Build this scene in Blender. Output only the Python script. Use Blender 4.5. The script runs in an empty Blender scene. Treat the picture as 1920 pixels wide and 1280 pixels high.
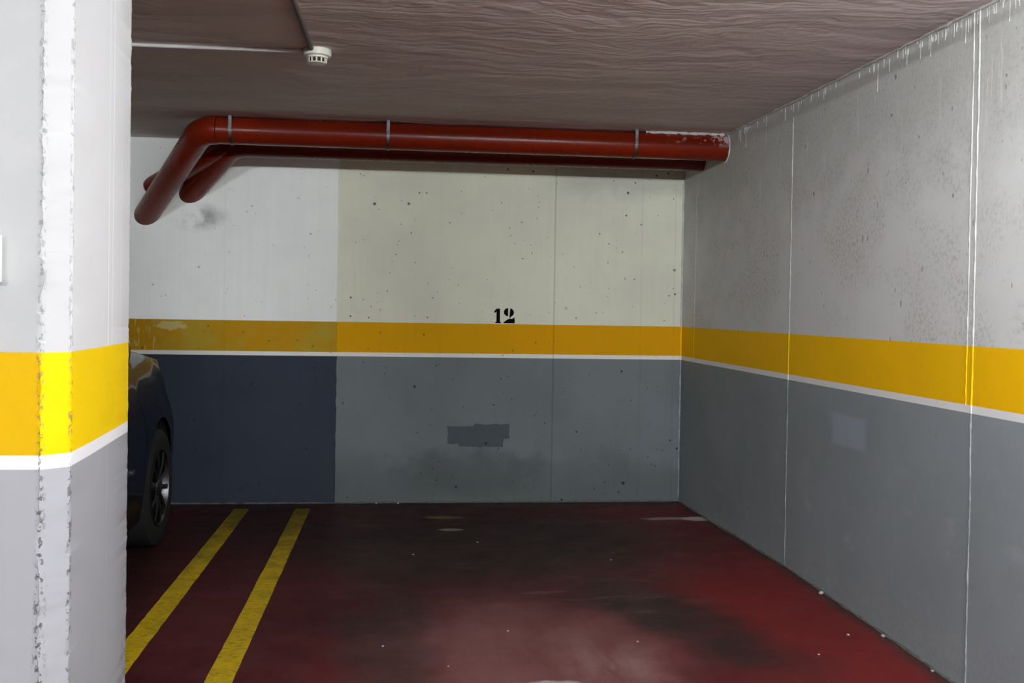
import bpy, bmesh, math, random
from mathutils import Vector, Matrix
S = bpy.context.scene
COL = S.collection
random.seed(12)
PI = math.pi

# ------------------------------------------------------------------ camera
F_PX, PY = 1900.0, 611.0
cam_d = bpy.data.cameras.new('camera')
cam = bpy.data.objects.new('camera', cam_d)
COL.objects.link(cam)
R = Matrix(((0.9938838775, -0.109274727, 0.015995619),
            (0.0141429228, -0.0177085954, -0.999743159),
            (0.1095299207, 0.9938538321, -0.0160548057)))
rot = Matrix((R[0], -R[1], -R[2])).transposed()      # columns: right, up, back
cam.matrix_world = Matrix.Translation((0, 0, 1.3)) @ rot.to_4x4()
cam_d.sensor_width = 36
cam_d.lens = F_PX * 36 / 1920
cam_d.shift_y = (PY - 640) / 1920
cam_d.clip_start = 0.05
S.camera = cam

# ------------------------------------------------------------------ world, view
w = bpy.data.worlds.new('world'); S.world = w
w.use_nodes = True
w.node_tree.nodes['Background'].inputs[0].default_value = (0.5, 0.55, 0.6, 1)
w.node_tree.nodes['Background'].inputs[1].default_value = 0.0
vs = S.view_settings
vs.view_transform = 'Standard'; vs.look = 'None'; vs.gamma = 1; vs.use_curve_mapping = False
vs.exposure = 0.0

LAMPS = [(1.0, 1.6, 380), (1.0, -3.2, 1500), (-2.2, -2.5, 1060)]   # fluorescent battens (x, y, tube emission): one over the bay mouth, two in the aisle

# ------------------------------------------------------------------ dimensions
XR, ZB = 1.9175, 6.78            # right wall, back wall
XL, YF = -9.0, -12.0              # unseen ends of the garage
Z_YT, Z_YB, Z_WB = 1.2027, 1.002, 0.975   # yellow top, yellow bottom, white stripe bottom
def ceil_z(y): return 2.374 + 0.0101 * (y - ZB)

# ------------------------------------------------------------------ object helpers
def link(name, me, mat=None, parent=None):
    o = bpy.data.objects.new(name, me)
    COL.objects.link(o)
    if mat is not None:
        for m in (mat if isinstance(mat, (list, tuple)) else [mat]): me.materials.append(m)
    if parent is not None: o.parent = parent
    return o
def obj(name, bm, mat=None, parent=None, smooth=False, bevel=0):
    bmesh.ops.recalc_face_normals(bm, faces=bm.faces)
    me = bpy.data.meshes.new(name)
    bm.to_mesh(me); bm.free()
    if smooth:
        for p in me.polygons: p.use_smooth = True
        if smooth is not True:
            try: me.set_sharp_from_angle(angle=smooth)
            except Exception: pass
    o = link(name, me, mat, parent)
    if bevel:
        b = o.modifiers.new('bevel', 'BEVEL'); b.width = bevel; b.segments = 2; b.limit_method = 'ANGLE'
    return o
def thing(name, label, cat, loc=(0, 0, 0), group=None):
    o = bpy.data.objects.new(name, None); COL.objects.link(o)
    o.location = loc; o.empty_display_size = 0.1
    tag(o, label, cat, group)
    return o
def tag(o, label=None, cat=None, group=None, kind=None):
    if label: o['label'] = label
    if cat: o['category'] = cat
    if group: o['group'] = group
    if kind: o['kind'] = kind
    return o
def box(bm, x0, x1, y0, y1, z0, z1):
    v = [bm.verts.new(p) for p in ((x0,y0,z0),(x1,y0,z0),(x1,y1,z0),(x0,y1,z0),(x0,y0,z1),(x1,y0,z1),(x1,y1,z1),(x0,y1,z1))]
    for f in ((0,3,2,1),(4,5,6,7),(0,1,5,4),(1,2,6,5),(2,3,7,6),(3,0,4,7)): bm.faces.new([v[i] for i in f])
def sweep(bm, pts, rad, seg=24, caps=True):
    """tube along pts; rad a number or a list"""
    pts = [Vector(p) for p in pts]; n = len(pts)
    rads = rad if isinstance(rad, (list, tuple)) else [rad] * n
    t0 = (pts[1] - pts[0]).normalized()
    up = Vector((0, 0, 1)) if abs(t0.z) < .9 else Vector((1, 0, 0))
    a = t0.cross(up).normalized()
    rings = []
    for i, p in enumerate(pts):
        if i == 0: t = t0
        elif i == n - 1: t = (pts[-1] - pts[-2]).normalized()
        else:
            d1, d2 = pts[i] - pts[i-1], pts[i+1] - pts[i]
            if d1.length < 1e-7: d1 = d2
            if d2.length < 1e-7: d2 = d1
            t = (d1.normalized() + d2.normalized()).normalized()
        a = (a - t * a.dot(t)).normalized(); b = t.cross(a)
        rings.append([bm.verts.new(p + (a * math.cos(2*PI*k/seg) + b * math.sin(2*PI*k/seg)) * rads[i]) for k in range(seg)])
    for r0, r1 in zip(rings, rings[1:]):
        for k in range(seg):
            bm.faces.new((r0[k], r0[(k+1) % seg], r1[(k+1) % seg], r1[k]))
    if caps:
        bm.faces.new(rings[0]); bm.faces.new(rings[-1])
def lathe(bm, prof, axis='Z', seg=32, origin=(0, 0, 0), caps=True):
    """prof: list of (radius, height)"""
    o = Vector(origin); rings = []
    for r, h in prof:
        ring = []
        for k in range(seg):
            c, s = math.cos(2*PI*k/seg) * r, math.sin(2*PI*k/seg) * r
            p = Vector((c, s, h)) if axis == 'Z' else (Vector((h, c, s)) if axis == 'X' else Vector((c, h, s)))
            ring.append(bm.verts.new(o + p))
        rings.append(ring)
    for r0, r1 in zip(rings, rings[1:]):
        for k in range(seg): bm.faces.new((r0[k], r0[(k+1) % seg], r1[(k+1) % seg], r1[k]))
    if caps:
        bm.faces.new(rings[0]); bm.faces.new(rings[-1])
def prism(bm, poly, to3, depth):
    """poly (2d) extruded: to3(u, v, d)"""
    n = len(poly)
    a = [bm.verts.new(to3(u, v, 0)) for u, v in poly]; b = [bm.verts.new(to3(u, v, depth)) for u, v in poly]
    bm.faces.new(a); bm.faces.new(b)
    for i in range(n): bm.faces.new((a[i], a[(i+1) % n], b[(i+1) % n], b[i]))

# ------------------------------------------------------------------ node helper
class Mat:
    def __init__(s, name, rough=0.6, spec=0.5, metal=0.0, color=None, **kw):
        s.m = bpy.data.materials.new(name); s.m.use_nodes = True
        s.t = s.m.node_tree; s.b = s.t.nodes['Principled BSDF']
        s.b.inputs['Roughness'].default_value = rough
        s.b.inputs['Specular IOR Level'].default_value = spec
        s.b.inputs['Metallic'].default_value = metal
        if color: s.b.inputs['Base Color'].default_value = (*color, 1)
        for k, v in kw.items(): s.b.inputs[k.replace('_', ' ')].default_value = v
        s._pos = None
    def n(s, typ, **kw):
        nd = s.t.nodes.new(typ)
        for k, v in kw.items(): setattr(nd, k, v)
        return nd
    def put(s, sock, v):
        if hasattr(v, 'is_output') or isinstance(v, bpy.types.NodeSocket): s.t.links.new(v, sock)
        elif isinstance(v, (tuple, list)):
            sock.default_value = (*v, 1) if (len(v) == 3 and sock.type == 'RGBA') else v
        else: sock.default_value = v
    @property
    def pos(s):
        if s._pos is None:
            tc = s.n('ShaderNodeTexCoord'); s._pos = tc.outputs['Object']
            sp = s.n('ShaderNodeSeparateXYZ'); s.put(sp.inputs[0], s._pos)
            s.x, s.y, s.z = sp.outputs
        return s._pos
    def xyz(s): s.pos; return s.x, s.y, s.z
    def ma(s, op, a, b=0.0, c=None, clamp=False):
        nd = s.n('ShaderNodeMath', operation=op, use_clamp=clamp)
        s.put(nd.inputs[0], a); s.put(nd.inputs[1], b)
        if c is not None: s.put(nd.inputs[2], c)
        return nd.outputs[0]
    def add(s, a, b): return s.ma('ADD', a, b)
    def sub(s, a, b): return s.ma('SUBTRACT', a, b)
    def mul(s, a, b): return s.ma('MULTIPLY', a, b)
    def mx(s, a, b): return s.ma('MAXIMUM', a, b)
    def mn(s, a, b): return s.ma('MINIMUM', a, b)
    def ss(s, v, lo, hi, out0=0.0, out1=1.0):
        nd = s.n('ShaderNodeMapRange', interpolation_type='SMOOTHSTEP')
        for i, q in enumerate((v, lo, hi, out0, out1)): s.put(nd.inputs[i], q)
        return nd.outputs[0]
    def vec(s, a, b, c):
        nd = s.n('ShaderNodeCombineXYZ')
        for i, q in enumerate((a, b, c)): s.put(nd.inputs[i], q)
        return nd.outputs[0]
    def scale(s, v, sx, sy, sz, off=(0, 0, 0)):
        nd = s.n('ShaderNodeMapping'); s.put(nd.inputs[0], v)
        nd.inputs['Location'].default_value = off; nd.inputs['Scale'].default_value = (sx, sy, sz)
        return nd.outputs[0]
    def noise(s, v, sc=5.0, det=3.0, rough=0.55, dist=0.0):
        nd = s.n('ShaderNodeTexNoise'); s.put(nd.inputs['Vector'], v)
        nd.inputs['Scale'].default_value = sc; nd.inputs['Detail'].default_value = det
        nd.inputs['Roughness'].default_value = rough; nd.inputs['Distortion'].default_value = dist
        return nd.outputs[0]
    def vor(s, v, sc):
        nd = s.n('ShaderNodeTexVoronoi'); s.put(nd.inputs['Vector'], v); nd.inputs['Scale'].default_value = sc
        sp = s.n('ShaderNodeSeparateColor'); s.put(sp.inputs[0], nd.outputs['Color'])
        return nd.outputs['Distance'], sp.outputs[0], sp.outputs[1]
    def mix(s, f, a, b):
        nd = s.n('ShaderNodeMix', data_type='RGBA'); s.put(nd.inputs[0], f); s.put(nd.inputs[6], a); s.put(nd.inputs[7], b)
        return nd.outputs[2]
    def shade(s, c, f):
        """colour times a grey factor"""
        nd = s.n('ShaderNodeMix', data_type='RGBA', blend_type='MULTIPLY'); nd.inputs[0].default_value = 1
        s.put(nd.inputs[6], c)
        cc = s.n('ShaderNodeCombineColor')
        for i in range(3): s.put(cc.inputs[i], f)
        s.put(nd.inputs[7], cc.outputs[0])
        return nd.outputs[2]
    def bump(s, h, strength=0.5, dist=0.01, normal=None):
        nd = s.n('ShaderNodeBump'); nd.inputs['Strength'].default_value = strength; nd.inputs['Distance'].default_value = dist
        s.put(nd.inputs['Height'], h)
        if normal is not None: s.put(nd.inputs['Normal'], normal)
        s.put(s.b.inputs['Normal'], nd.outputs[0])
        return nd.outputs[0]
    def color(s, c): s.put(s.b.inputs['Base Color'], c)
    def rough(s, r): s.put(s.b.inputs['Roughness'], r)
    def dots(s, v, sc, keep, rmin, rmax):
        """sparse round pits: share 1-keep of the cells, radius in metres"""
        d, c1, c2 = s.vor(v, sc)
        r = s.add(s.mul(s.ma('POWER', c2, 3.0), (rmax - rmin) * sc), rmin * sc)
        m = s.ss(d, s.mul(r, 0.55), r, 1.0, 0.0)
        return s.mul(m, s.ma('GREATER_THAN', c1, keep))
    def band(s, z, white, yellow, stripe, grey, wob=0.002, vec=None):
        zz = z if vec is None else s.add(z, s.mul(s.sub(s.noise(vec, 9, 3), 0.5), wob * 4))
        c = s.mix(s.ss(zz, Z_WB - .0015, Z_WB + .0015), grey, stripe)
        c = s.mix(s.ss(zz, Z_YB - .0015, Z_YB + .0015), c, yellow)
        return s.mix(s.ss(zz, Z_YT - .0015, Z_YT + .0015), c, white)

YEL = (0.90, 0.50, 0.0015)
# ------------------------------------------------------------------ structure materials
def mat_back():
    m = Mat('painted_back_wall', rough=0.75, spec=0.10)
    x, y, z = m.xyz(); P = m.pos
    xz = m.vec(x, z, 0.0)
    right = m.ss(m.add(x, m.mul(m.sub(m.noise(xz, 14, 3), .5), .02)), -0.42, -0.412)
    big = m.noise(xz, 1.1, 4, .6); med = m.noise(xz, 5, 4, .6)
    white_r = m.mix(m.ss(big, .35, .65), (0.70, 0.71, 0.565), (0.63, 0.635, 0.52))
    white_l = m.mix(m.ss(big, .35, .65), (0.83, 0.845, 0.81), (0.76, 0.775, 0.745))
    # darker top under the pipes on the right side
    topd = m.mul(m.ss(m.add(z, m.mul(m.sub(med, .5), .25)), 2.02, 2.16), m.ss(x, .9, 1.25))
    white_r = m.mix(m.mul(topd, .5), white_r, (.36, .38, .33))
    # patchy grey area below the drain ends, left
    lx = m.sub(x, -1.33); lz = m.sub(z, 1.87)
    sm = m.ss(m.ma('SQRT', m.add(m.mul(m.mul(lx, lx), 18.0), m.mul(m.mul(lz, lz), 90.0))), .2, 1.1, 1.0, 0.0)
    white_l = m.mix(m.mul(m.mul(sm, .9), m.ss(med, .42, .66)), white_l, (.25, .27, .25))
    streak = m.noise(m.vec(m.mul(x, 30.0), m.mul(z, 1.3), 0.0), 1, 3)
    grey_r = m.mix(m.ss(big, .3, .7), (0.172, 0.196, 0.200), (0.138, 0.158, 0.160))
    low = m.mul(m.ss(m.add(z, m.mul(m.sub(med, .5), .5)), .42, .12), .55)
    grey_r = m.mix(low, grey_r, (.085, .10, .098))
    # dirty tyre-height stain, brownish, in the middle
    sx = m.sub(x, .5); sz = m.sub(z, .20)
    st = m.ss(m.add(m.ma('SQRT', m.add(m.mul(m.mul(sx, sx), 2.4), m.mul(m.mul(sz, sz), 22.0))), m.mul(m.sub(med, .5), .9)), .45, 1.0, 1.0, 0.0)
    grey_r = m.mix(m.mul(st, .38), grey_r, (.07, .075, .078))
    grey_l = m.mix(m.ss(big, .3, .7), (0.030, 0.039, 0.058), (0.036, 0.045, 0.064))
    # worn yellow on the left panel
    scr = m.mul(m.ss(m.noise(m.vec(m.mul(x, 55.0), m.mul(z, 9.0), 3.0), 1, 3, .6), .52, .66), m.ss(x, -1.5, -1.62))
    px_ = m.sub(x, -1.475); pz_ = m.sub(z, 1.165)
    patch = m.ss(m.add(m.ma('SQRT', m.add(m.mul(m.mul(px_, px_), 90.0), m.mul(m.mul(pz_, pz_), 900.0))), m.mul(m.sub(m.noise(xz, 22, 3), .5), 1.6)), .7, 1.0, 1.0, 0.0)
    yel_l = m.mix(m.ss(m.noise(xz, 3.2, 5, .65), .42, .66), (0.46, 0.235, 0.004), (0.42, 0.29, 0.030))
    yel_l = m.mix(m.mul(m.mx(scr, patch), .75), yel_l, (.58, .50, .22))
    yel_r = m.mix(m.ss(big, .35, .65), (0.66, 0.315, 0.0015), (0.60, 0.31, 0.0015))
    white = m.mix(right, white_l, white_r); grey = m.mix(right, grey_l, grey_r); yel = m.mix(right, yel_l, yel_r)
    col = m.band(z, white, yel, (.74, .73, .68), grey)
    # patch of darker touch-up paint
    def inb(a, lo, hi, e=.004): return m.mul(m.ss(a, lo - e, lo + e), m.ss(a, hi + e, hi - e))
    nx = m.add(x, m.mul(m.sub(m.noise(xz, 25, 2), .5), .03)); nz = m.add(z, m.mul(m.sub(m.noise(m.scale(xz, 1, 1, 1, (7, 3, 0)), 18, 2), .5), .03))
    p1 = m.mul(inb(nx, .325, .64), inb(nz, .395, .515)); p2 = m.mul(inb(nx, .50, .742), inb(nz, .432, .527))
    p3 = m.mul(inb(nx, .40, .70), inb(nz, .375, .47))
    col = m.mix(m.mul(m.mx(m.mx(p1, p2), p3), .92), col, (.068, .084, .094))
    # pits and specks
    d1 = m.dots(xz, 7.5, .25, .006, .016); d2 = m.dots(m.scale(xz, 1, 1, 1, (3.3, 5.1, 0)), 17, .48, .004, .011)
    d3 = m.mul(m.dots(m.scale(xz, 1, .55, 1, (1.3, 9.1, 0)), 33, .72, .0025, .006), .7)
    dots = m.mul(m.mx(m.mx(d1, d2), d3), m.ss(m.noise(xz, 2.3, 3), .28, .46))
    dots = m.mul(dots, m.add(.5, m.mul(right, .5)))
    col = m.shade(col, m.sub(1.0, m.mul(dots, .8)))
    # formwork joint lines
    def vline(cx, hw): return m.ss(m.ma('ABSOLUTE', m.sub(x, cx)), hw * .4, hw, 1.0, 0.0)
    broken = m.ss(m.noise(m.vec(0.0, m.mul(z, 3.0), 0.0), 1.7, 3), .3, .5)
    ln = m.mx(m.mul(vline(1.031, .007), .55), m.mx(m.mul(m.mul(vline(1.63, .006), broken), .18), m.mx(m.mul(vline(-1.145, .006), .12), m.mul(m.mul(vline(1.862, .006), broken), .2))))
    col = m.shade(col, m.sub(1.0, m.mul(ln, .42)))
    col = m.shade(col, m.ss(streak, .25, .75, .985, 1.01))
    m.color(col)
    h = m.sub(m.add(m.mul(med, .5), m.mul(m.noise(xz, 60, 3), .12)), m.mul(m.add(dots, ln), 1.2))
    m.bump(h, .35, .006)
    return m.m
def mat_right(name='painted_right_wall', ridge=False):
    m = Mat(name, rough=0.7, spec=0.12)
    x, y, z = m.xyz(); yz = m.vec(y, z, 0.0)
    big = m.noise(yz, 1.0, 4, .6); med = m.noise(yz, 6, 4, .62); fine = m.noise(m.scale(yz, 1, .8, 1), 62, 5, .72)
    white = m.mix(m.ss(big, .32, .68), (0.63, 0.635, 0.62), (0.58, 0.575, 0.55))
    if ridge: white = m.mix(m.ss(m.noise(yz, 9, 4, .7), .35, .65), (.44, .44, .425), (.60, .60, .585))
    else:
        # scuffed, mottled areas where the paint is thin
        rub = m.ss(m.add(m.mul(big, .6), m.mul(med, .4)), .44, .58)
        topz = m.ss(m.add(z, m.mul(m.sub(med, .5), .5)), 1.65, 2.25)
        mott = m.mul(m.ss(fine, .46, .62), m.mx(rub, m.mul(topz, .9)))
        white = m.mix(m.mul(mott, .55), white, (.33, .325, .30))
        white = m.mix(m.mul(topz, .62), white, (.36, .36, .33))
        # vertical streaks of lime below the ceiling joint
        st = m.noise(m.vec(m.mul(y, 26.0), m.mul(z, 2.2), 0.0), 1, 3, .65)
        white = m.mix(m.mul(m.ss(st, .58, .72), m.mul(topz, .6)), white, (.74, .74, .71))
    grey = m.mix(m.ss(big, .3, .7), (0.258, 0.286, 0.300), (0.222, 0.246, 0.256))
    if ridge: grey = m.mix(m.ss(m.noise(yz, 10, 5, .7), .42, .66), (.215, .228, .24), (.36, .375, .38))
    else:
        lowz = m.mul(m.ss(m.add(z, m.mul(m.sub(med, .5), .4)), .35, .02), .5)
        grey = m.mix(m.mul(lowz, m.ss(fine, .35, .65)), grey, (.33, .34, .34))
        scuff = m.mul(m.ss(m.noise(m.scale(yz, .8, 1.3, 1, (3, 7, 0)), 5, 6, .72), .54, .70), m.ss(z, 1.0, .1, .25, .8))
        grey = m.mix(m.mul(scuff, .55), grey, (.37, .385, .39))
        dy = m.sub(y, 4.16); dz = m.sub(z, .80)
        pat = m.ss(m.mx(m.ma('ABSOLUTE', m.mul(dy, 5.5)), m.ma('ABSOLUTE', m.mul(dz, 13.0))), .7, 1.05, 1.0, 0.0)
        grey = m.mix(m.mul(pat, .6), grey, (.32, .36, .43))
    yel = m.mix(m.ss(big, .3, .7), YEL, (.82, .46, .002))
    if ridge: yel = (.88, .54, .006)
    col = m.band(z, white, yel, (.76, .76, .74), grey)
    d1 = m.dots(yz, 8, .4, .004, .014); d2 = m.dots(m.scale(yz, 1, .6, 1, (2.3, 4.4, 0)), 24, .4, .003, .010)
    up = m.ss(z, 1.18, 1.22, .18, 1.0)
    dots = m.mul(m.mx(d1, m.mul(d2, .7)), up)
    if not ridge: col = m.shade(col, m.sub(1.0, m.mul(dots, .45)))
    m.color(col)
    h = m.sub(m.add(m.mul(med, .4), m.mul(fine, .25)), m.mul(dots, .9))
    m.bump(h, .4, .006)
    return m.m
def mat_pillar():
    m = Mat('painted_pillar', rough=0.7, spec=0.12)
    x, y, z = m.xyz()
    u = m.sub(x, y); uz = m.vec(m.mul(u, .7), z, 0.0)
    front = m.ss(x, -.690, -.693)                      # the flat front face: greyer paint, darkened further to offset the lamp light
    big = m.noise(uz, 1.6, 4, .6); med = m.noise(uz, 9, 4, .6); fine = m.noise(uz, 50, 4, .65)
    chamf = m.ss(m.add(x, y), 1.4455, 1.4425)  # chamfer white toned down to offset the strong lamp light on it
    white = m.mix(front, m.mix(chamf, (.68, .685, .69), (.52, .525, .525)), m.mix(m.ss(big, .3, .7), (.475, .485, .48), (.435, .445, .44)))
    white = m.mix(m.mul(m.ss(med, .48, .7), .16), white, (.62, .62, .60))
    # vertical formwork lines on the side face
    vl = m.noise(m.vec(m.mul(y, 75.0), m.mul(z, .25), 0.0), 1, 2)
    side = m.ss(y, 2.10, 2.13)
    white = m.mix(m.mul(m.mul(m.ss(vl, .60, .68), side), .6), white, (.90, .90, .90))
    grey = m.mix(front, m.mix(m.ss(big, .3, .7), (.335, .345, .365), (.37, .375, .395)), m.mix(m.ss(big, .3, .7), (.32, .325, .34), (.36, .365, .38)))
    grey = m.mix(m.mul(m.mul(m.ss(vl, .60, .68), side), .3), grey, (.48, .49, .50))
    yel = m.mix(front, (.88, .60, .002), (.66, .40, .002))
    yel = m.mix(m.mul(m.ss(med, .5, .7), .3), yel, (.76, .50, .004))
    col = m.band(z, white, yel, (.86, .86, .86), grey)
    # chipped arrises: pits in thin bands along both chamfer edges
    v3 = m.vec(m.mul(x, 1.0), m.mul(y, 1.0), m.mul(z, .75))
    e1 = m.ss(m.ma('ABSOLUTE', m.add(m.sub(x, -.6925), m.mul(m.sub(m.noise(m.vec(0.0, 0.0, z), 7, 4), .5), .02))), .002, m.ss(z, 1.0, .6, .010, .016), 1.0, 0.0)
    e2 = m.mul(m.ss(m.ma('ABSOLUTE', m.sub(x, -.6492)), .001, .004, 1.0, 0.0), m.ss(y, 2.11, 2.10))
    pn = m.ss(m.noise(v3, 95, 3, .6), .53, .60)
    lown = m.ss(z, 1.35, .75, .5, 1.15)
    pits = m.mul(m.mul(m.mx(e1, m.mul(e2, .9)), pn), lown)
    dts = m.dots(uz, 9, .5, .002, .007)
    col = m.mix(m.mul(m.mx(pits, m.mul(dts, .75)), .85), col, (.10, .10, .095))
    m.color(col)
    m.bump(m.sub(m.add(m.mul(med, .25), m.mul(fine, .12)), m.mul(m.mx(pits, dts), .8)), .35, .004)
    return m.m
def mat_ceiling():
    m = Mat('trowelled_ceiling', rough=0.8, spec=0.1)
    x, y, z = m.xyz()
    xy = m.vec(x, y, 0.0)
    w1 = m.sub(m.noise(xy, .9, 4, .6), .5); w2 = m.sub(m.noise(m.scale(xy, 1, 1, 1, (5, 8, 0)), 2.2, 4, .6), .5)
    yy = m.add(m.add(y, m.mul(w1, .55)), m.mul(w2, .22)); xx = m.add(x, m.mul(w2, .9))
    st0 = m.noise(m.vec(m.mul(xx, .55), m.mul(yy, 1.7), 0.0), 1.5, 4, .6)
    st1 = m.noise(m.vec(m.mul(xx, .8), m.mul(yy, 4.2), 2.0), 1.6, 5, .6)
    st2 = m.noise(m.vec(m.mul(xx, 3.0), m.mul(yy, 13.0), 5.0), 1.3, 4, .65)
    c = m.mix(m.ss(m.noise(xy, .8, 3), .3, .7), (.76, .70, .665), (.76, .68, .67))
    c = m.mix(m.mul(m.ss(st0, .42, .6), .5), c, (.61, .56, .52))
    m.color(c)
    m.bump(m.add(m.add(m.mul(st0, 1.1), m.mul(st1, .38)), m.add(m.mul(m.noise(xy, 7, 4, .6), .16), m.mul(m.mul(st2, .12), m.ss(w1, -.12, .1)))), .75, .040)
    return m.m
def mat_floor():
    m = Mat('red_painted_floor', rough=0.42, spec=0.10)
    x, y, z = m.xyz(); xy = m.vec(x, y, 0.0)
    n1 = m.noise(xy, 1.6, 5, .62); n2 = m.noise(m.scale(xy, 1, 1, 1, (4, 9, 0)), 1.6, 5, .62)
    wx = m.add(x, m.mul(m.sub(n1, .5), .55)); wy = m.add(y, m.mul(m.sub(n2, .5), .75))
    def blob(cx, cy, rx, ry, deg=0, soft=.6):
        c, s_ = math.cos(math.radians(deg)), math.sin(math.radians(deg))
        dx, dy = m.sub(wx, cx), m.sub(wy, cy)
        a = m.mul(m.add(m.mul(dx, c), m.mul(dy, s_)), 1 / rx); b = m.mul(m.sub(m.mul(dy, c), m.mul(dx, s_)), 1 / ry)
        return m.ss(m.ma('SQRT', m.add(m.mul(a, a), m.mul(b, b))), 1 - soft, 1.0 + soft * .5, 1.0, 0.0)
    med = m.noise(xy, 5, 5, .65); fine = m.noise(xy, 30, 4, .7)
    strk = m.noise(m.scale(xy, 5.0, 1.1, 1), 1.6, 4, .65)
    col = m.mix(m.ss(n1, .35, .65), (.080, .0085, .0115), (.052, .006, .0085))
    # strip nearest the right wall keeps its clean red
    col = m.mix(m.mul(m.ss(wx, 1.05, 1.5), .75), col, (.150, .016, .016))
    # pale, worn and dusty middle
    dust = blob(.47, 3.75, .62, .85, 0, .7)
    col = m.mix(m.mul(dust, m.ss(strk, .25, .6, .55, .95)), col, (.150, .062, .060))
    # oily dark tracks left by tyres, plus painted-in shade
    oil_and_shade = m.mx(m.mx(blob(.45, 5.6, 1.5, 1.05, -4), m.mul(blob(1.13, 4.15, .25, 1.0, 22), 1.0)), m.mul(blob(-.02, 4.05, .20, 1.2, -4), .75))
    oil_and_shade = m.mx(oil_and_shade, m.mul(blob(-.35, 5.75, .5, .7, 0), .9))  # shade at the back of the bay, painted into the floor colour
    oil_and_shade = m.mx(oil_and_shade, m.mx(m.mul(blob(-1.75, 5.0, .75, 1.9, 0), .95), m.mul(blob(-.8, 6.1, .7, .75, 0), .8)))  # shade around the car and back left, painted into the floor colour
    oil_and_shade = m.mul(oil_and_shade, m.ss(med, .25, .55, .62, 1.0))
    col = m.mix(m.mul(oil_and_shade, .85), col, (.020, .016, .014))
    # light wipes in the dark part
    wipe = m.mul(m.ss(m.noise(m.scale(xy, 1.4, 6.0, 1, (2, 1, 0)), 1.5, 5, .7), .55, .74), blob(.6, 4.8, 1.0, 1.1, 0, .6))
    col = m.mix(m.mul(wipe, .6), col, (.13, .085, .08))
    # dirt along the foot of the walls
    edge = m.mx(m.ss(m.add(y, m.mul(m.sub(med, .5), .25)), 6.45, 6.72), m.ss(m.add(x, m.mul(m.sub(med, .5), .12)), 1.84, 1.90))
    col = m.mix(m.mul(edge, .7), col, (.035, .027, .022))
    # lime crust in the corner, two pale scuffs, a bald patch close to the camera
    def spot(cx, cy, rx, ry, k=1.2):
        dx, dy = m.mul(m.sub(x, cx), 1 / rx), m.mul(m.sub(y, cy), 1 / ry)
        return m.ss(m.add(m.ma('SQRT', m.add(m.mul(dx, dx), m.mul(dy, dy))), m.mul(m.sub(med, .5), k)), .6, 1.05, 1.0, 0.0)
    col = m.mix(m.mul(spot(1.86, 6.15, .12, .07), .85), col, (.42, .40, .35))
    col = m.mix(m.mul(spot(1.70, 6.17, .22, .05), .4), col, (.5, .48, .44))
    col = m.mix(m.mul(spot(.31, 5.95, .08, .04), .6), col, (.30, .26, .23))
    col = m.mix(m.mul(spot(.28, 6.30, .17, .05), .6), col, (.19, .13, .04))
    col = m.mix(m.mul(spot(.50, 3.45, .20, .05, 2.2), .7), col, (.36, .34, .32))
    col = m.mix(m.mul(m.mul(blob(.80, 3.66, .13, .34, 24, .9), m.ss(strk, .35, .65)), .4), col, (.26, .17, .165))
    spk = m.dots(xy, 16, .88, .0015, .004)
    col = m.mix(m.mul(spk, .6), col, (.4, .36, .34))
    m.color(col)
    m.rough(m.ss(m.add(m.mul(med, .6), m.mul(n1, .4)), .3, .7, .36, .56))
    m.bump(m.add(m.mul(med, .5), m.mul(fine, .3)), .25, .004)
    return m.m
def mat_line():
    m = Mat('worn_yellow_line_paint', rough=0.6, spec=0.1)
    x, y, z = m.xyz(); xy = m.vec(x, y, 0.0)
    n = m.noise(xy, 7, 5, .65); f = m.noise(m.scale(xy, 1, 1.8, 1), 26, 4, .7)
    c = m.mix(m.ss(n, .35, .68), (.62, .42, .010), (.44, .31, .012))
    c = m.mix(m.mul(m.ss(f, .50, .66), .6), c, (.12, .08, .012))
    far = m.ss(m.add(y, m.mul(m.sub(n, .5), 2.2)), 4.6, 6.6)     # lines darken towards the back wall
    c = m.mix(m.mul(far, .8), c, (.055, .042, .012))
    m.color(c); return m.m
def mat_pipe():
    m = Mat('terracotta_plastic', rough=0.28, spec=0.2)
    P = m.pos
    n = m.noise(P, 4, 4, .6)
    c = m.mix(m.ss(n, .3, .7), (.150, .0115, .0025), (.120, .0095, .002))
    x, y, z = m.xyz()
    # plaster splashes near the end in the right wall
    sp = m.mul(m.ss(m.add(m.noise(m.scale(P, 1, 1, 1.4), 30, 4, .65), m.ss(x, 1.80, 1.915, 0, .16)), .56, .64), m.mul(m.ss(x, 1.45, 1.85), m.ss(z, 2.27, 2.31)))
    c = m.mix(m.mul(sp, .8), c, (.50, .40, .38))
    m.color(c); m.rough(m.ss(n, .3, .7, .24, .34)); return m.m
def plain(name, col, rough=.5, metal=0.0, spec=.5, var=.12, sc=14, **kw):
    m = Mat(name, rough=rough, metal=metal, spec=spec, **kw)
    n = m.noise(m.pos, sc, 3, .6)
    m.color(m.shade(col, m.ss(n, .25, .75, 1 - var, 1 + var)))
    return m.m
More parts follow.
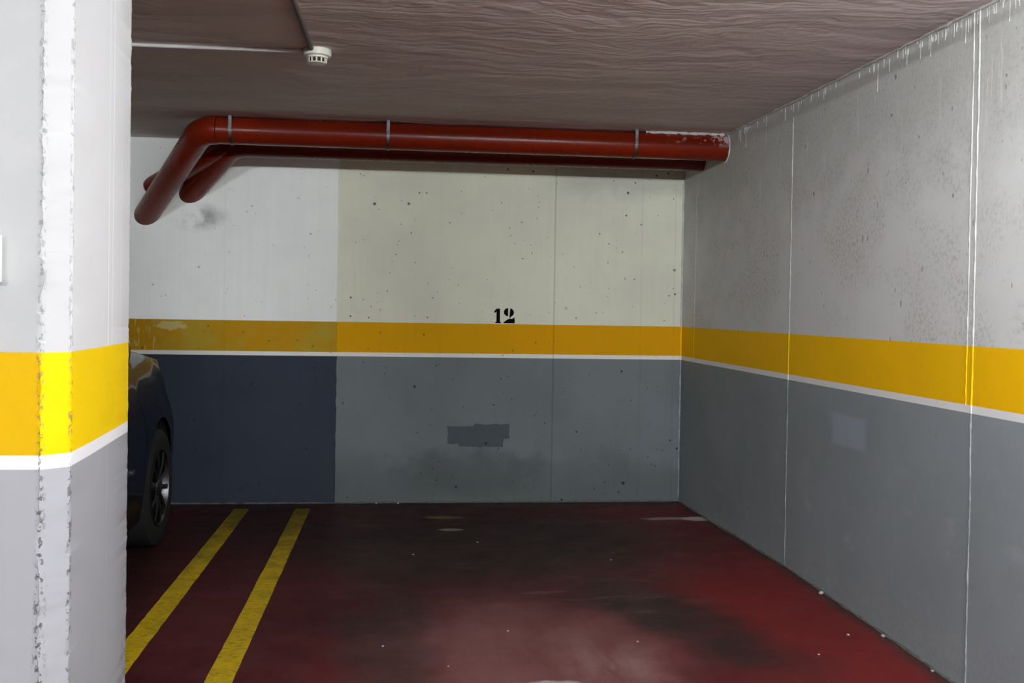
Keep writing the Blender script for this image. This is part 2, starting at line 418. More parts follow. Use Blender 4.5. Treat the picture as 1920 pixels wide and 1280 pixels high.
M = dict(back=mat_back(), right=mat_right(), ridge=mat_right('painted_wall_ridge', True), pillar=mat_pillar(), ceil=mat_ceiling(),
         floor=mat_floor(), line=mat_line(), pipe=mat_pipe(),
         plaster=plain('white_plaster', (.50, .49, .46), .8, spec=.2, var=.2, sc=40),
         plaster2=plain('dirty_plaster', (.10, .098, .092), .85, spec=.2, var=.3, sc=40),
         steel=plain('galvanised_steel', (.12, .12, .125), .5, 1.0, var=.2, sc=60),
         conduit=plain('grey_conduit_plastic', (.46, .44, .43), .5, var=.06),
         conduit_shaded=plain('shaded_conduit_plastic', (.11, .085, .075), .6, var=.1, spec=.15),  # conduit out of the lamp light, its shade put into the colour
         detector=plain('ivory_plastic', (.64, .62, .53), .4, var=.05),
         black=plain('black_paint', (.004, .004, .0045), .8, spec=.04, var=.3, sc=50),
         vent=plain('dark_slot', (.02, .02, .02), .8),
         switch=plain('white_switch_plastic', (.80, .80, .79), .35, var=.03),
         navy=plain('navy_car_paint', (.0008, .0014, .006), .3, spec=.15, var=.05, Coat_Weight=.45, Coat_Roughness=.04),
         glass=plain('tinted_car_glass', (.01, .012, .013), .05, spec=.6, var=.02),
         rubber=plain('tyre_rubber', (.012, .012, .012), .8, spec=.3),
         trim=plain('black_car_plastic', (.012, .012, .013), .55),
         chrome=plain('chrome_trim', (.75, .75, .76), .12, 1.0, var=.03),
         alloy=plain('silver_alloy', (.13, .13, .135), .35, 1.0, var=.05),
         mirror=plain('mirror_glass', (.85, .86, .86), .03, 1.0, var=.01),
         lampred=plain('red_lamp_plastic', (.25, .006, .006), .2),
         lampclear=plain('smoked_lamp_plastic', (.02, .021, .022), .15),
         housing=plain('white_enamel', (.75, .75, .74), .4, var=.03),
         crumb=plain('pale_grit', (.36, .34, .32), .8, var=.3, sc=80),
         unseen=plain('plain_grey_wall_paint', (.48, .48, .47), .7, var=.06, sc=2))
def emis(name, col, st):
    m = bpy.data.materials.new(name); m.use_nodes = True
    b = m.node_tree.nodes['Principled BSDF']
    b.inputs['Base Color'].default_value = (.8, .8, .8, 1)
    b.inputs['Emission Color'].default_value = (*col, 1); b.inputs['Emission Strength'].default_value = st
    return m

# ------------------------------------------------------------------ floor
def floor_z(x, y):
    k = max(0, min(1, (x - .35) / 1.5)); k = k * k * (3 - 2 * k)
    t = [(-20, 0), (1.5, .02), (3.3, .034), (3.8, .041), (4.8, .045), (5.4, .032), (6.1, .012), (6.78, .002), (9, 0)]
    for (a, za), (b, zb) in zip(t, t[1:]):
        if a <= y <= b:
            s = (y - a) / (b - a); s = s * s * (3 - 2 * s)
            return k * (za + (zb - za) * s)
    return 0
bm = bmesh.new()
xs = [XL, -4, -2, -1] + [-.6 + .1 * i for i in range(26)] + [XR + .02]
ys = [YF, -3, 0] + [1.5 + .15 * i for i in range(36)] + [ZB + .02]
gv = [[bm.verts.new((x, y, floor_z(x, y))) for y in ys] for x in xs]
for i in range(len(xs) - 1):
    for j in range(len(ys) - 1): bm.faces.new((gv[i][j], gv[i+1][j], gv[i+1][j+1], gv[i][j+1]))
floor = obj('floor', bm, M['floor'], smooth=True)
tag(floor, 'dark red painted concrete floor with oily tyre stains', kind='structure')
for lx, y0, y1, lab in ((-.990, 1.2, 6.60, 'worn yellow bay line nearer the dark car'), (-.606, 1.2, 6.60, 'worn yellow bay line nearer the empty bay')):
    bm = bmesh.new(); n = 90; prev = None
    for i in range(n + 1):
        y = y0 + (y1 - y0) * i / n
        a = bm.verts.new((lx - .047 + random.uniform(-.0015, .0015), y, .002)); b = bm.verts.new((lx + .047 + random.uniform(-.0015, .0015), y, .002))
        if prev: bm.faces.new((prev[0], prev[1], b, a))
        prev = (a, b)
    bmesh.ops.recalc_face_normals(bm, faces=bm.faces)
    r = bmesh.ops.extrude_face_region(bm, geom=list(bm.faces))
    for v in [e for e in r['geom'] if isinstance(e, bmesh.types.BMVert)]: v.co.z -= .0025
    o = obj('painted_line', bm, M['line'], floor); o['label'] = lab

# ------------------------------------------------------------------ ceiling
bm = bmesh.new()
v = [bm.verts.new((x, y, ceil_z(y) + dz)) for dz in (0, .2) for x, y in ((XL, YF), (XR + .15, YF), (XR + .15, ZB + .15), (XL, ZB + .15))]
for f in ((0,1,2,3),(4,7,6,5),(0,4,5,1),(1,5,6,2),(2,6,7,3),(3,7,4,0)): bm.faces.new([v[i] for i in f])
tag(obj('ceiling', bm, M['ceil']), 'rough trowelled brownish grey concrete ceiling', kind='structure')

# ------------------------------------------------------------------ walls
H = 2.45
bm = bmesh.new()
prism(bm, [(XL, ZB - .006), (-.421, ZB - .006), (-.415, ZB), (XR + .15, ZB), (XR + .15, ZB + .15), (XL, ZB + .15)], lambda u, v, d: (u, v, d - .02), H)
back = tag(obj('wall_back', bm, M['back']), 'painted concrete back wall with yellow band and bay number', kind='structure')
bm = bmesh.new(); box(bm, XR, XR + .15, YF, ZB, -.02, H)
right = tag(obj('wall_right', bm, M['right']), 'mottled painted concrete wall with vertical formwork ridges', kind='structure')
bm = bmesh.new(); box(bm, XL - .15, XL, YF, ZB + .15, -.02, H)
tag(obj('wall_left', bm, M['unseen']), kind='structure')
bm = bmesh.new(); box(bm, XL - .15, XR + .15, YF - .15, YF, -.02, H)
tag(obj('wall_front', bm, M['unseen']), kind='structure')

def ridge(name, y, w, h, z0, z1, parent, step=.02, jit=.35, seed=1):
    """raised vertical seam of hardened cement on the right wall"""
    rnd = random.Random(seed); bm = bmesh.new(); prev = None
    z = z0; dy = 0
    while z <= z1:
        dy += rnd.uniform(-.0008, .0008); dy *= .97
        ww = w * (1 + rnd.uniform(-jit, jit)); hh = h * (1 + rnd.uniform(-jit, jit))
        pts = [(XR + .002, y + dy - ww), (XR - hh * .8, y + dy - ww * .5), (XR - hh, y + dy), (XR - hh * .8, y + dy + ww * .5), (XR + .002, y + dy + ww)]
        ring = [bm.verts.new((a, b, z)) for a, b in pts]
        if prev:
            for i in range(4): bm.faces.new((prev[i], prev[i+1], ring[i+1], ring[i]))
        prev = ring; z += step * rnd.uniform(.7, 1.3)
    return obj(name, bm, M['ridge'], parent)
ridge('formwork_ridge', 6.479, .004, .0012, .99, 2.1, right, seed=2)
ridge('formwork_ridge', 4.846, .006, .0024, .05, ceil_z(4.8) - .06, right, seed=3)
ridge('formwork_ridge', 3.220, .005, .0030, .04, ceil_z(3.2), right, seed=4)
ridge('formwork_ridge', 3.256, .004, .0024, 1.0, ceil_z(3.2), right, seed=5)
# irregular bead of plaster along the joint of ceiling and right wall
rnd = random.Random(7); pts = []; rads = []
y = 1.5
while y < ZB:
    pts.append((XR - .001 + rnd.uniform(-.001, .001), y, ceil_z(y) - .004 + rnd.uniform(-.003, .003))); rads.append(rnd.uniform(.004, .008)); y += rnd.uniform(.02, .05)
bm = bmesh.new(); sweep(bm, pts, rads, 7)
o = obj('plaster_bead', bm, M['plaster'], right, smooth=True); o['label'] = 'white plaster bead under the ceiling edge'
# runs and dabs of plaster below it
bm = bmesh.new()
for i in range(110):
    y = rnd.uniform(2.6, 5.7) if rnd.random() < .75 else rnd.uniform(2.6, 3.7)
    top = ceil_z(y) - rnd.uniform(.004, .02)
    L = rnd.choice((.015, .02, .03, .04, .06)) * rnd.uniform(.6, 1.5)
    if rnd.random() < .06: L = rnd.uniform(.08, .15)
    wv = rnd.uniform(.0010, .0026)
    a = [bm.verts.new((XR + .001, y - wv, top)), bm.verts.new((XR + .001, y + wv, top)), bm.verts.new((XR - .0014, y, top - .003)),
         bm.verts.new((XR + .001, y - wv * .6, top - L)), bm.verts.new((XR + .001, y + wv * .6, top - L)), bm.verts.new((XR - .0016, y + rnd.uniform(-.001, .001), top - L))]
    for f in ((0,2,1),(0,3,5,2),(1,2,5,4),(3,4,5)): bm.faces.new([a[k] for k in f])
o = obj('plaster_runs', bm, M['plaster'], right); tag(o, 'small white plaster runs hanging below the ceiling edge', kind='stuff')
# mortar bead in the corner and rubble along the foot of the walls
bm = bmesh.new()
sweep(bm, [(XR - .004 + rnd.uniform(-.001, .001), ZB - .003, z) for z in [.03 + .05 * i for i in range(44)]], .0065, 7)
o = obj('corner_bead', bm, M['ridge'], back, smooth=True)
bm = bmesh.new(); pts = []; rads = []; x = -1.6
while x < XR:
    pts.append((x, ZB - .002, floor_z(x, ZB) + .001)); rads.append(rnd.uniform(.004, .012)); x += rnd.uniform(.02, .06)
sweep(bm, pts, rads, 6); obj('mortar_foot', bm, M['plaster2'], back)
bm = bmesh.new(); pts = []; rads = []; y = 1.8
while y < ZB - .05:
    pts.append((XR - .001, y, floor_z(XR, y) + .002)); rads.append(rnd.uniform(.003, .010)); y += rnd.uniform(.02, .06)
sweep(bm, pts, rads, 6); obj('mortar_foot', bm, M['plaster2'], right)

# bay number stencilled on the back wall
def num3(u, v, d):                        # u, v in pixels of an enlarged view
    k = 1 / (13.714 * 280.2)
    return (.624 + (u - 640) * k, ZB + .0004 - d, 1.2115 + (715 - v) * k)
bm = bmesh.new()
prism(bm, [(640,455),(655,405),(690,370),(712,352),(798,350),(798,690),(825,705),(825,725),(675,725),(675,705),(706,690),(706,425),(680,445),(655,462)], num3, .0012)
o = obj('painted_digit', bm, M['black'], back); o['label'] = 'black stencilled figure one'
bm = bmesh.new()
def arc(cx, cy, rx, ry, a0, a1, n=14): return [(cx + rx * math.cos(math.radians(a0 + (a1 - a0) * i / n)), cy + ry * math.sin(math.radians(a0 + (a1 - a0) * i / n))) for i in range(n + 1)]
prism(bm, arc(1008, 440, 112, 105, 90, 270), num3, .0012)                             # left lobe
prism(bm, [(1058, 340)] + arc(1058, 448, 100, 105, -85, 70) + [(1060, 590), (1040, 600), (1045, 540)], num3, .0012)   # right lobe and neck
prism(bm, [(892, 725), (892, 705), (960, 650), (1020, 612), (1065, 608), (1110, 612), (1150, 585), (1182, 585), (1182, 725)], num3, .0012)   # foot
o = obj('painted_digit', bm, M['black'], back); o['label'] = 'black stencilled figure two'

# ------------------------------------------------------------------ pillar
def pillar():
    rnd = random.Random(5); bm = bmesh.new(); prev = None
    n = 470; z0, z1 = -.01, 2.36
    e1 = e2 = e3 = 0
    for i in range(n + 1):
        z = z0 + (z1 - z0) * i / n
        e1 = e1 * .8 + rnd.uniform(-.0022, .0022) + (rnd.uniform(-.009, .002) if rnd.random() < .05 else 0)
        e2 = e2 * .6 + rnd.uniform(-.0010, .0010) + (rnd.uniform(-.004, 0) if rnd.random() < .05 else 0)
        e3 = e3 * .6 + rnd.uniform(-.0012, .0012) + (rnd.uniform(-.006, 0) if rnd.random() < .05 else 0)
        c = [(-1.17, 2.052), (-.9, 2.052), (-.705, 2.052), (-.6925 + e1, 2.0515), (-.6905 + e1, 2.0490 - .5 * e1),
             (-.6840, 2.0560), (-.6540, 2.0872), (-.6490 + e2, 2.0925 - e2 * .5), (-.6480 + e2 * .6, 2.098), (-.6484, 2.103), (-.656, 2.25), (-.670, 2.45),
             (-.6845 + e3 * .3, 2.660), (-.6870 + e3, 2.668), (-.700, 2.675), (-1.17, 2.675)]
        ring = [bm.verts.new((x, y, z)) for x, y in c]
        if prev:
            m = len(c)
            for k in range(m): bm.faces.new((prev[k], prev[(k+1) % m], ring[(k+1) % m], ring[k]))
        else: bm.faces.new(ring)
        prev = ring
    bm.faces.new(prev)
    return obj('pillar', bm, M['pillar'], smooth=math.radians(25))
pil = tag(pillar(), 'bright white pillar with chipped corner and yellow band, left foreground', 'pillar')
pil['kind'] = 'structure'

# ------------------------------------------------------------------ switch box on the pillar
sw = thing('switch_box', 'white plastic switch box cut by the frame on the pillar face', 'switch', (-.805, 2.052, 1.336))
bm = bmesh.new(); box(bm, -.042, .041, -.030, 0, 0, .092); obj('box_body', bm, M['switch'], sw, bevel=.003)
bm = bmesh.new(); box(bm, -.022, .022, -.034, -.029, .022, .070); obj('rocker', bm, M['switch'], sw, bevel=.002)
bm = bmesh.new(); sweep(bm, [(-.012, -.010, .09), (-.012, -.010, .95)], .009, 14); obj('conduit', bm, M['switch'], sw, smooth=math.radians(40))

# ------------------------------------------------------------------ drain pipes
def fillet(p0, p1, p2, r, n=12):
    """points of a round bend at p1"""
    p0, p1, p2 = Vector(p0), Vector(p1), Vector(p2)
    a, b = (p0 - p1).normalized(), (p2 - p1).normalized()
    ang = a.angle(b); d = r / math.tan(ang / 2)
    s, e = p1 + a * d, p1 + b * d
    c = p1 + (a + b).normalized() * (r / math.sin(ang / 2))
    out = []
    for i in range(n + 1):
        t = i / n
        out.append(c + (s - c).normalized().slerp((e - c).normalized(), t) * r)
    return out
def straight(p, q, k=1): return [Vector(p).lerp(Vector(q), i / k) for i in range(k + 1)]
def collar(bm, p, d, r, L):
    p = Vector(p); d = Vector(d).normalized()
    sweep(bm, [p - d * L, p - d * L, p - d * (L * .75), p + d * (L * .75), p + d * L, p + d * L], [r - .004, r + .006, r + .0105, r + .0105, r + .006, r - .004], 40)
SM = math.radians(35)
def drain(label, A, B, Cc, r, bend, right_collar=False, branch=None):
    t = thing('drain_pipe', label, 'pipe', (0, 0, 0))
    bend_pts = fillet(A, B, Cc, bend)
    b0, b1 = bend_pts[0], bend_pts[-1]
    bm = bmesh.new(); sweep(bm, straight(A, b0, 12), r, 48); obj('pipe_run', bm, M['pipe'], t, smooth=SM)
    bm = bmesh.new(); sweep(bm, bend_pts, r + .003, 48)
    dA = (Vector(A) - Vector(B)).normalized(); dC = (Vector(Cc) - Vector(B)).normalized()
    el = obj('elbow', bm, M['pipe'], t, smooth=SM)
    bm = bmesh.new(); collar(bm, b0 + dA * .030, dA, r, .030); obj('socket_ring', bm, M['pipe'], el, smooth=SM)
    bm = bmesh.new(); collar(bm, b1 + dC * .022, dC, r, .022); obj('socket_ring', bm, M['pipe'], el, smooth=SM)
    bm = bmesh.new(); sweep(bm, straight(b1, Cc, 6), r, 48); obj('pipe_drop', bm, M['pipe'], t, smooth=SM)
    if right_collar:
        bm = bmesh.new(); collar(bm, Vector(A) - dA * .05, dA, r, .05); obj('end_collar', bm, M['pipe'], t, smooth=SM)
    if branch:
        bm = bmesh.new(); sweep(bm, straight(*branch, 4), r * .93, 40); obj('branch_pipe', bm, M['pipe'], t, smooth=SM)
    return t
P1Z = 2.284
d1 = drain('front terracotta drain pipe with elbow, strapped under the ceiling', (XR + .03, 5.897, P1Z), (-1.128, 5.897, P1Z + .004), (-1.655, 6.82, 1.872), .077, .14, True)
d2 = drain('rear terracotta drain pipe half hidden behind the front one', (XR + .03, 6.36, 2.284), (-1.03, 6.36, 2.282), (-1.395, 6.84, 2.005), .074, .13,
           branch=((-1.06, 6.36, 2.282), (-1.615, 6.82, 2.058)))
# white plaster packed around the end of the front pipe
bm = bmesh.new(); rnd = random.Random(3)
for k in range(40):
    a = 2 * PI * k / 40
    cy, cz = math.cos(a), math.sin(a)
pts = [(XR - .003, 5.897 + math.cos(2*PI*k/40) * .084, P1Z + math.sin(2*PI*k/40) * .084) for k in range(41)]
sweep(bm, pts, [rnd.uniform(.003, .007) for _ in pts], 6, False)
obj('plaster_ring', bm, M['plaster'], d1, smooth=True)
bm = bmesh.new()
pts = [(1.42 + i * .02, 5.862 + rnd.uniform(-.006, .006), ceil_z(5.86) - .006 + rnd.uniform(-.003, .002)) for i in range(25)]
sweep(bm, pts, [rnd.choice((.004, .007, .011, .013)) for _ in pts], 7)
o = obj('plaster_smear', bm, M['plaster'], d1, smooth=True); o['label'] = 'white filler smeared between pipe and ceiling'
# steel straps
for i, (cx, lab) in enumerate(((-.962, 'galvanised strap next to the elbow of the front drain pipe'), (-.084, 'galvanised strap at mid length of the front drain pipe'), (1.356, 'galvanised strap by the plastered right end of the front drain pipe'))):
    t = thing('pipe_strap', lab, 'bracket', (cx, 5.897, P1Z + .004 * (1.9475 - cx) / 3.07), 'steel straps holding the front drain pipe')
    bm = bmesh.new(); r0, r1 = .0796, .0814; w2 = .008; seg = 48
    rings = [[bm.verts.new((xx, math.cos(2*PI*k/seg) * rr, math.sin(2*PI*k/seg) * rr)) for k in range(seg)] for xx, rr in ((-w2, r0), (-w2, r1), (w2, r1), (w2, r0))]
    for a in range(4):
        for k in range(seg): bm.faces.new((rings[a][k], rings[a][(k+1) % seg], rings[(a+1) % 4][(k+1) % seg], rings[(a+1) % 4][k]))
    obj('band', bm, M['steel'], t, smooth=SM)
    bm = bmesh.new()
    top = ceil_z(5.83) - P1Z + .004
    box(bm, -.009, .009, -.0835, -.0808, .015, top); obj('hanger_tab', bm, M['steel'], t)
    bm = bmesh.new(); lathe(bm, [(.006, -.0915), (.006, -.0845)], 'Y', 6, (0, 0, .010)); obj('bolt_head', bm, M['chrome'], t)
    bm = bmesh.new(); box(bm, -.009, .009, -.0868, -.0808, -.004, .022); obj('clamp_lug', bm, M['steel'], t)

# ------------------------------------------------------------------ smoke detector and conduits
DX, DY = -.352, 4.214
DZ = ceil_z(DY)
t = thing('smoke_detector', 'ivory round smoke detector on the ceiling where two conduits meet', 'detector', (DX, DY, DZ))
bm = bmesh.new(); lathe(bm, [(.050, .002), (.056, -.003), (.057, -.020), (.054, -.028), (.046, -.031)], 'Z', 40); obj('base', bm, M['detector'], t, smooth=SM)
bm = bmesh.new(); lathe(bm, [(.043, -.030), (.043, -.038), (.036, -.0385)], 'Z', 40); hd = obj('sensor_head', bm, M['detector'], t, smooth=SM)
bm = bmesh.new(); lathe(bm, [(.033, -.037), (.033, -.053)], 'Z', 24); obj('dark_grille', bm, M['vent'], hd)
for k in range(12):
    a = 2 * PI * k / 12; bm = bmesh.new()
    box(bm, -.003, .003, -.002, .002, -.055, -.038)
    bmesh.ops.transform(bm, matrix=Matrix.Rotation(a, 4, 'Z') @ Matrix.Translation((0, -.037, 0)), verts=bm.verts)
    obj('grille_rib', bm, M['detector'], hd)
bm = bmesh.new(); lathe(bm, [(.038, -.054), (.036, -.058), (.020, -.061)], 'Z', 32); obj('cap', bm, M['detector'], hd, smooth=SM)
def conduit(label, p, q, r, clips, mat):
    t = thing('cable_conduit', label, 'conduit', p)
    L = Vector(q) - Vector(p); bm = bmesh.new(); sweep(bm, [Vector((0, 0, 0)), L], r, 20)
    obj('tube', bm, mat, t, smooth=SM)
    for k in clips:
        c = L * k; d = L.normalized(); bm = bmesh.new(); sweep(bm, [c - d * .009, c + d * .009], r + .0025, 20)
        obj('clip', bm, mat, t, smooth=SM)
    return t
conduit('thin pale conduit running left from the smoke detector to behind the pillar', (DX - .05, DY + .004, ceil_z(DY) - .0085), (-3.2, DY + .06, ceil_z(DY) - .0085), .008, (.45, .9), M['conduit'])
conduit('conduit with shade painted into its colour, running from the smoke detector towards the viewer', (DX - .020, DY - .045, ceil_z(DY) - .0095), (DX - .030, 1.2, ceil_z(1.2) - .0095), .0095, (.5,), M['conduit_shaded'])

# ------------------------------------------------------------------ parked car (bonnet towards the back wall)
CX, CY, TW = -2.142, 4.27, .885          # centre line, mid point, half width
car = thing('car', 'glossy dark navy car parked in the next bay, mostly hidden by the pillar', 'car', (CX, CY, 0))
WF, WR, WRAD = 1.36, -1.22, .315         # axle positions (front towards +y) and wheel radius
NOSE, TAIL = 2.16, -1.95
def interp(t, y):
    if y <= t[0][0]: return t[0][1]
    for (a, va), (b, vb) in zip(t, t[1:]):
        if y <= b:
            s = (y - a) / (b - a); s = s * s * (3 - 2 * s); return va + (vb - va) * s
    return t[-1][1]
halfw = [(TAIL, .74), (TAIL + .25, .84), (-1.3, .875), (0, .885), (1.35, .885), (1.75, .85), (2.02, .72), (NOSE, .52)]
belt = [(TAIL, .93), (TAIL + .1, 1.0), (-1.2, 1.05), (0, 1.03), (.75, 1.035), (1.2, 1.03), (1.75, .98), (2.03, .86), (NOSE, .70)]
sill = [(TAIL, .36), (TAIL + .3, .25), (-1.0, .21), (1.0, .21), (1.9, .24), (NOSE, .30)]
def body_section(y):
    w_, b_, s_ = interp(halfw, y), interp(belt, y), interp(sill, y)
    for wc in (WF, WR):
        q = .375 ** 2 - (y - wc) ** 2
        if q > 0: s_ = max(s_, .315 + math.sqrt(q))
    pts = []
    kq = [(0, .955), (.2, .968), (.42, .99), (.6, 1.0), (.69, .986), (.83, .945), (.94, .915), (1.0, .885)]
    for i in range(9):
        q = s_ / b_ + (1 - s_ / b_) * i / 8
        pts.append((w_ * interp(kq, q), b_ * q))
    crown = .045 if y > .6 or y < -1.7 else .0
    for t in (.93, .80, .6, .3, 0.0): pts.append((w_ * .885 * t, b_ + crown * (1 - t * t) + .012))
    return pts
ysec = sorted(set([round(TAIL + (NOSE - TAIL) * i / 110, 4) for i in range(111)]))
bm = bmesh.new(); prev = None
for y in ysec:
    p = body_section(y)
    ring = [bm.verts.new((a, y, z)) for a, z in p] + [bm.verts.new((-a, y, z)) for a, z in reversed(p[:-1])]
    if prev:
        for i in range(len(ring) - 1): bm.faces.new((prev[i], prev[i+1], ring[i+1], ring[i]))
    else: bm.faces.new(ring)
    prev = ring
bm.faces.new(prev)
body = obj('body', bm, M['navy'], car, smooth=math.radians(50))
bm = bmesh.new(); box(bm, -.74, .74, TAIL + .15, NOSE - .22, .18, .42); obj('underbody', bm, M['trim'], car)
for wc in (WF, WR):
    for sgn in (1, -1):
        bm = bmesh.new(); n = 20; rings = []
        for i in range(n + 1):
            a = PI * i / n; rings.append([bm.verts.new((sgn * xx, wc + .372 * math.cos(a), .315 + .372 * math.sin(a))) for xx in (.62, .84)])
        for r0, r1 in zip(rings, rings[1:]): bm.faces.new((r0[0], r0[1], r1[1], r1[0]))
        bm.faces.new([r[0] for r in rings]); obj('wheel_arch_liner', bm, M['trim'], car)
# cabin: glass house, roof and pillars
bl = lambda y: interp(belt, y) + .005
cab = [(-1.72, 1.0, .66), (-1.35, 1.36, .58), (-.9, 1.44, .57), (-.2, 1.475, .575), (.25, 1.44, .575), (.98, .985, .70)]
def cabin_pt(y0, y1, t, side): pass
roof_y = [(-1.35, 1.36), (-.9, 1.44), (-.2, 1.475), (.22, 1.445)]
bm = bmesh.new(); rr = []
for y, z in [(-1.42, 1.33)] + roof_y + [(.28, 1.42)]:
    hw = .585
    rr.append([bm.verts.new((hw * k, y, z + .02 * (1 - k * k) - (.02 if abs(k) == 1 else 0))) for k in (-1, -.9, -.5, 0, .5, .9, 1)])
for a, b in zip(rr, rr[1:]):
    for i in range(6): bm.faces.new((a[i], a[i+1], b[i+1], b[i]))
r = bmesh.ops.extrude_face_region(bm, geom=list(bm.faces))
for v in [e for e in r['geom'] if isinstance(e, bmesh.types.BMVert)]: v.co.z -= .03
obj('roof', bm, M['navy'], car, smooth=math.radians(40))
def panel(name, quad, mat, parent, th=.012):
    bm = bmesh.new(); v = [Vector(p) for p in quad]; nrm = (v[1] - v[0]).cross(v[2] - v[0]).normalized() * th
    a = [bm.verts.new(p) for p in v]; b = [bm.verts.new(p - nrm) for p in v]; k = len(v)
    bm.faces.new(a); bm.faces.new(b)
    for i in range(k): bm.faces.new((a[i], a[(i+1) % k], b[(i+1) % k], b[i]))
    return obj(name, bm, mat, parent)
for s in (1, -1):
    bz = lambda y: interp(belt, y)
    low = lambda y: (s * (interp(halfw, y) * .885 - .01), y, bz(y) + .008)
    hi = lambda y, z: (s * .583, y, z)
    panel('front_side_window', [low(-.30), low(.72), hi(.16, 1.425), hi(-.30, 1.45)], M['glass'], car)
    panel('rear_side_window', [low(-1.25), low(-.38), hi(-.38, 1.45), hi(-1.05, 1.40)], M['glass'], car)
    panel('door_pillar', [low(-.38), low(-.30), hi(-.30, 1.45), hi(-.38, 1.45)], M['trim'], car, .02)
    bm = bmesh.new(); sweep(bm, [low(.98), hi(.24, 1.43)], .028, 10); obj('front_pillar', bm, M['navy'], car, smooth=True)
    panel('rear_pillar', [low(-1.70), low(-1.25), hi(-1.05, 1.40), hi(-1.42, 1.33)], M['navy'], car, .03)
    panel('quarter_trim', [low(.72), low(.96), hi(.22, 1.425), hi(.16, 1.425)], M['trim'], car, .01)
panel('windscreen', [(-.74, 1.0, .985), (.74, 1.0, .985), (.56, .26, 1.425), (-.56, .26, 1.425)], M['glass'], car)
panel('rear_window', [(-.64, -1.70, 1.0), (.64, -1.70, 1.0), (.54, -1.41, 1.33), (-.54, -1.41, 1.33)], M['glass'], car)
for s in (1, -1):
    bm = bmesh.new(); sweep(bm, [(s * .70, NOSE - .22, .72), (s * .62, NOSE - .13, .72), (s * .50, NOSE - .04, .71)], [.03, .06, .05], 14); obj('headlamp', bm, M['lampclear'], car, smooth=True)
    bm = bmesh.new(); box(bm, min(s * .60, s * .77), max(s * .60, s * .77), TAIL - .012, TAIL + .06, .66, .90); obj('tail_lamp', bm, M['lampred'], car, bevel=.01)
    # bright strip low on the doors
    bm = bmesh.new(); ends = (-.85, .66)
    sweep(bm, [(s * .884, y, .50) for y in (ends[0], -.4, .2, ends[1])], .010, 8); obj('door_strip', bm, M['trim'], car)
    bm = bmesh.new(); box(bm, s * .884 - .012, s * .884 + .012, ends[1] - .01, ends[1] + .05, .49, .512); o = obj('strip_end_cap', bm, M['chrome'], car); o['label'] = 'chrome cap of the dark door strip'
    bm = bmesh.new(); sweep(bm, [(s * .865, .05, .83), (s * .895, .08, .835), (s * .895, .20, .84), (s * .865, .23, .84)], .012, 8); obj('door_handle', bm, M['navy'], car, smooth=True)
bm = bmesh.new(); box(bm, -.30, .30, TAIL - .014, TAIL + .02, .50, .62); obj('number_plate', bm, M['switch'], car)
# door mirrors
for s in (1, -1):
    bm = bmesh.new()
    my, mz = .30, 1.09
    def ell(yy, k, n=24):
        out = []
        for i in range(n):
            a = 2 * PI * i / n; c, sn = math.cos(a), math.sin(a)
            uu = math.copysign(abs(c) ** .7, c) * .105 * k; vv = math.copysign(abs(sn) ** .7, sn) * .078 * k
            out.append(bm.verts.new((s * (.872 + .55 * (yy - my) + .12 * uu), my + .10 + uu - .2 * (yy - my), mz + vv)))    # folded against the door
        return out
    rings = [ell(my - .012, .93), ell(my, 1.0), ell(my + .05, .95), ell(my + .10, .72), ell(my + .125, .35)]
    for a, b in zip(rings, rings[1:]):
        for i in range(24): bm.faces.new((a[i], a[(i+1) % 24], b[(i+1) % 24], b[i]))
    bm.faces.new(rings[0]); bm.faces.new(rings[-1])
    mr = obj('door_mirror', bm, M['navy'], car, smooth=math.radians(50))
    bm = bmesh.new(); f = ell(my - .016, .84); f2 = ell(my - .010, .84)
    for i in range(24): bm.faces.new((f[i], f[(i+1) % 24], f2[(i+1) % 24], f2[i]))
    bm.faces.new(f); bm.faces.new(f2); obj('mirror_glass', bm, M['mirror'], mr)
    bm = bmesh.new(); sweep(bm, [(s * .76, my + .16, 1.05), (s * .875, my + .15, 1.06)], .024, 10); obj('mirror_arm', bm, M['trim'], mr, smooth=True)
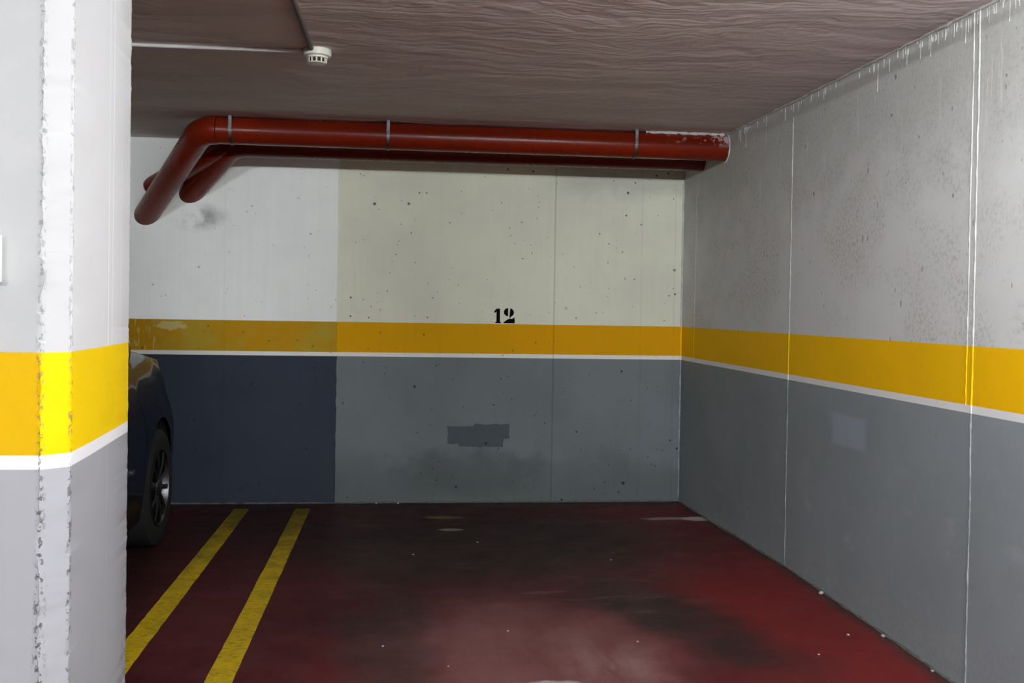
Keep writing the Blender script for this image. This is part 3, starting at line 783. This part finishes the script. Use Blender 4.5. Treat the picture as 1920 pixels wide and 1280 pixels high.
# wheels
def wheel_parts(px, py, s, first=None):
    if first is None:
        bm = bmesh.new(); lathe(bm, [(.19, -.19), (.285, -.195), (.310, -.18), (.315, -.15), (.315, -.05), (.310, -.020), (.288, -.006), (.262, -.002), (.207, -.010), (.19, -.03)], 'X', 48, caps=False)
        ty = obj('wheel', bm, M['rubber'], car, smooth=SM)
        bm = bmesh.new(); lathe(bm, [(.190, -.17), (.186, -.10), (.189, -.03), (.201, -.004), (.209, -.006), (.195, -.03), (.193, -.17)], 'X', 48, caps=False); obj('rim', bm, M['alloy'], ty, smooth=SM)
        bm = bmesh.new(); lathe(bm, [(.06, -.06), (.185, -.08), (.185, -.085), (.06, -.085)], 'X', 40); obj('brake_disc', bm, M['trim'], ty)
        for k in range(10):
            a = 2 * PI * k / 10 + .16; bm = bmesh.new(); n = 3
            prof = [(.035, .017, -.020), (.12, .012, -.010), (.192, .015, -.012)]
            rows = [[bm.verts.new((dx, o_, r_)) for dx, o_ in ((h, -wd), (h + .006, 0), (h, wd), (h - .03, 0))] for r_, wd, h in prof]
            for q0, q1 in zip(rows, rows[1:]):
                for i in range(4): bm.faces.new((q0[i], q0[(i+1) % 4], q1[(i+1) % 4], q1[i]))
            bm.faces.new(rows[0]); bm.faces.new(rows[-1])
            bmesh.ops.transform(bm, matrix=Matrix.Rotation(a, 4, 'X'), verts=bm.verts)
            obj('spoke', bm, M['alloy'], ty)
        bm = bmesh.new(); lathe(bm, [(.052, -.05), (.050, -.012), (.040, -.004), (.015, -.001)], 'X', 24); obj('hub_cap', bm, M['alloy'], ty, smooth=SM)
    else:
        ty = first.copy(); COL.objects.link(ty); ty.parent = car
        for ch in first.children:
            c = ch.copy(); COL.objects.link(c); c.parent = ty
    ty.location = (px, py, .315); ty.rotation_euler = (0, 0, 0 if s > 0 else PI)
    return ty
w0 = wheel_parts(.872, WF, 1)
wheel_parts(.872, WR, 1, w0); wheel_parts(-.872, WF, -1, w0); wheel_parts(-.872, WR, -1, w0)

# ------------------------------------------------------------------ crumbs on the floor
base = None
crumbs = [(1.769, 3.797, 1.3), (.935, 3.849, .9), (.449, 4.048, 1.2), (.085, 5.345, 1.1), (-.049, 3.897, 1.1), (.444, 5.612, 1.1), (1.094, 5.108, .9), (.19, 3.661, .9), (1.565, 3.6, .9)]
lab = ['lone white crumb on the clean red strip near the right wall', 'pale crumb at the right rim of the dusty floor patch', 'pale crumb in the middle of the dusty floor patch', 'small crumb on the dark floor left of the scuff mark',
       'flat pale flake on the dark track beside the dusty patch', 'small crumb on the dark floor under the bay number', 'small crumb on the dark floor right of the middle', 'small crumb at the lower left of the dusty patch', 'faint crumb on the red strip closest to the viewer']
for i, (x, y, k) in enumerate(crumbs):
    if base is None:
        bm = bmesh.new(); bmesh.ops.create_icosphere(bm, subdivisions=1, radius=.0055)
        for v in bm.verts: v.co *= random.uniform(.7, 1.25); v.co.z *= .6
        base = o = obj('crumb', bm, M['crumb'])
    else:
        o = base.copy(); COL.objects.link(o)
    o.scale = (k, k, k); o.rotation_euler.z = i * 1.3
    o.location = (x, y, floor_z(x, y) + .0025 * k)
    tag(o, lab[i], 'crumb', 'crumbs scattered on the floor')
chips = [(-.144, ZB - .025, 'pale mortar chip at the back wall foot, left of a pair', 1), (.0, ZB - .03, 'pale mortar chip at the back wall foot, right of a pair', 1.1),
         (XR - .02, 3.77, 'white mortar chip standing against the right wall foot', 1.2), (XR - .02, 4.36, 'lump of grey mortar at the right wall foot, mid length', 1.5), (XR - .018, 3.40, 'flat white chip at the right wall foot, nearest the viewer', 1.0)]
for i, (x, y, l, k) in enumerate(chips):
    bm = bmesh.new(); bmesh.ops.create_icosphere(bm, subdivisions=1, radius=.008)
    rr_ = random.Random(i)
    for v in bm.verts: v.co *= rr_.uniform(.6, 1.2)
    o = obj('mortar_chip', bm, M['crumb']); o.scale = (k, k, k * .8)
    o.location = (x, y, floor_z(x, y) + .004 * k); tag(o, l, 'chip', 'mortar chips along the wall feet')

# ------------------------------------------------------------------ aisle lamps (behind the viewer)
for i, (lx, ly, power) in enumerate(LAMPS):
    zc = ceil_z(ly) - .012
    t = thing('fluorescent_lamp', ['lit fluorescent batten on the ceiling over the mouth of the empty bay', 'lit fluorescent batten over the aisle, right behind the viewer', 'lit fluorescent batten over the aisle, left behind the viewer'][i], 'lamp', (lx, ly, zc), 'aisle lamps')
    bm = bmesh.new(); box(bm, -.76, .76, -.045, .045, -.024, .0); obj('housing', bm, M['housing'], t, bevel=.006)
    bm = bmesh.new(); sweep(bm, [(-.72, 0, -.050), (.72, 0, -.050)], .014, 16); obj('tube', bm, emis('lit_tube', (.935, .985, 1.03), power), t, smooth=SM)
    for sx in (-1, 1):
        bm = bmesh.new(); box(bm, sx * .735 - .014, sx * .735 + .014, -.014, .014, -.068, -.02); obj('tube_holder', bm, M['housing'], t, bevel=.003)
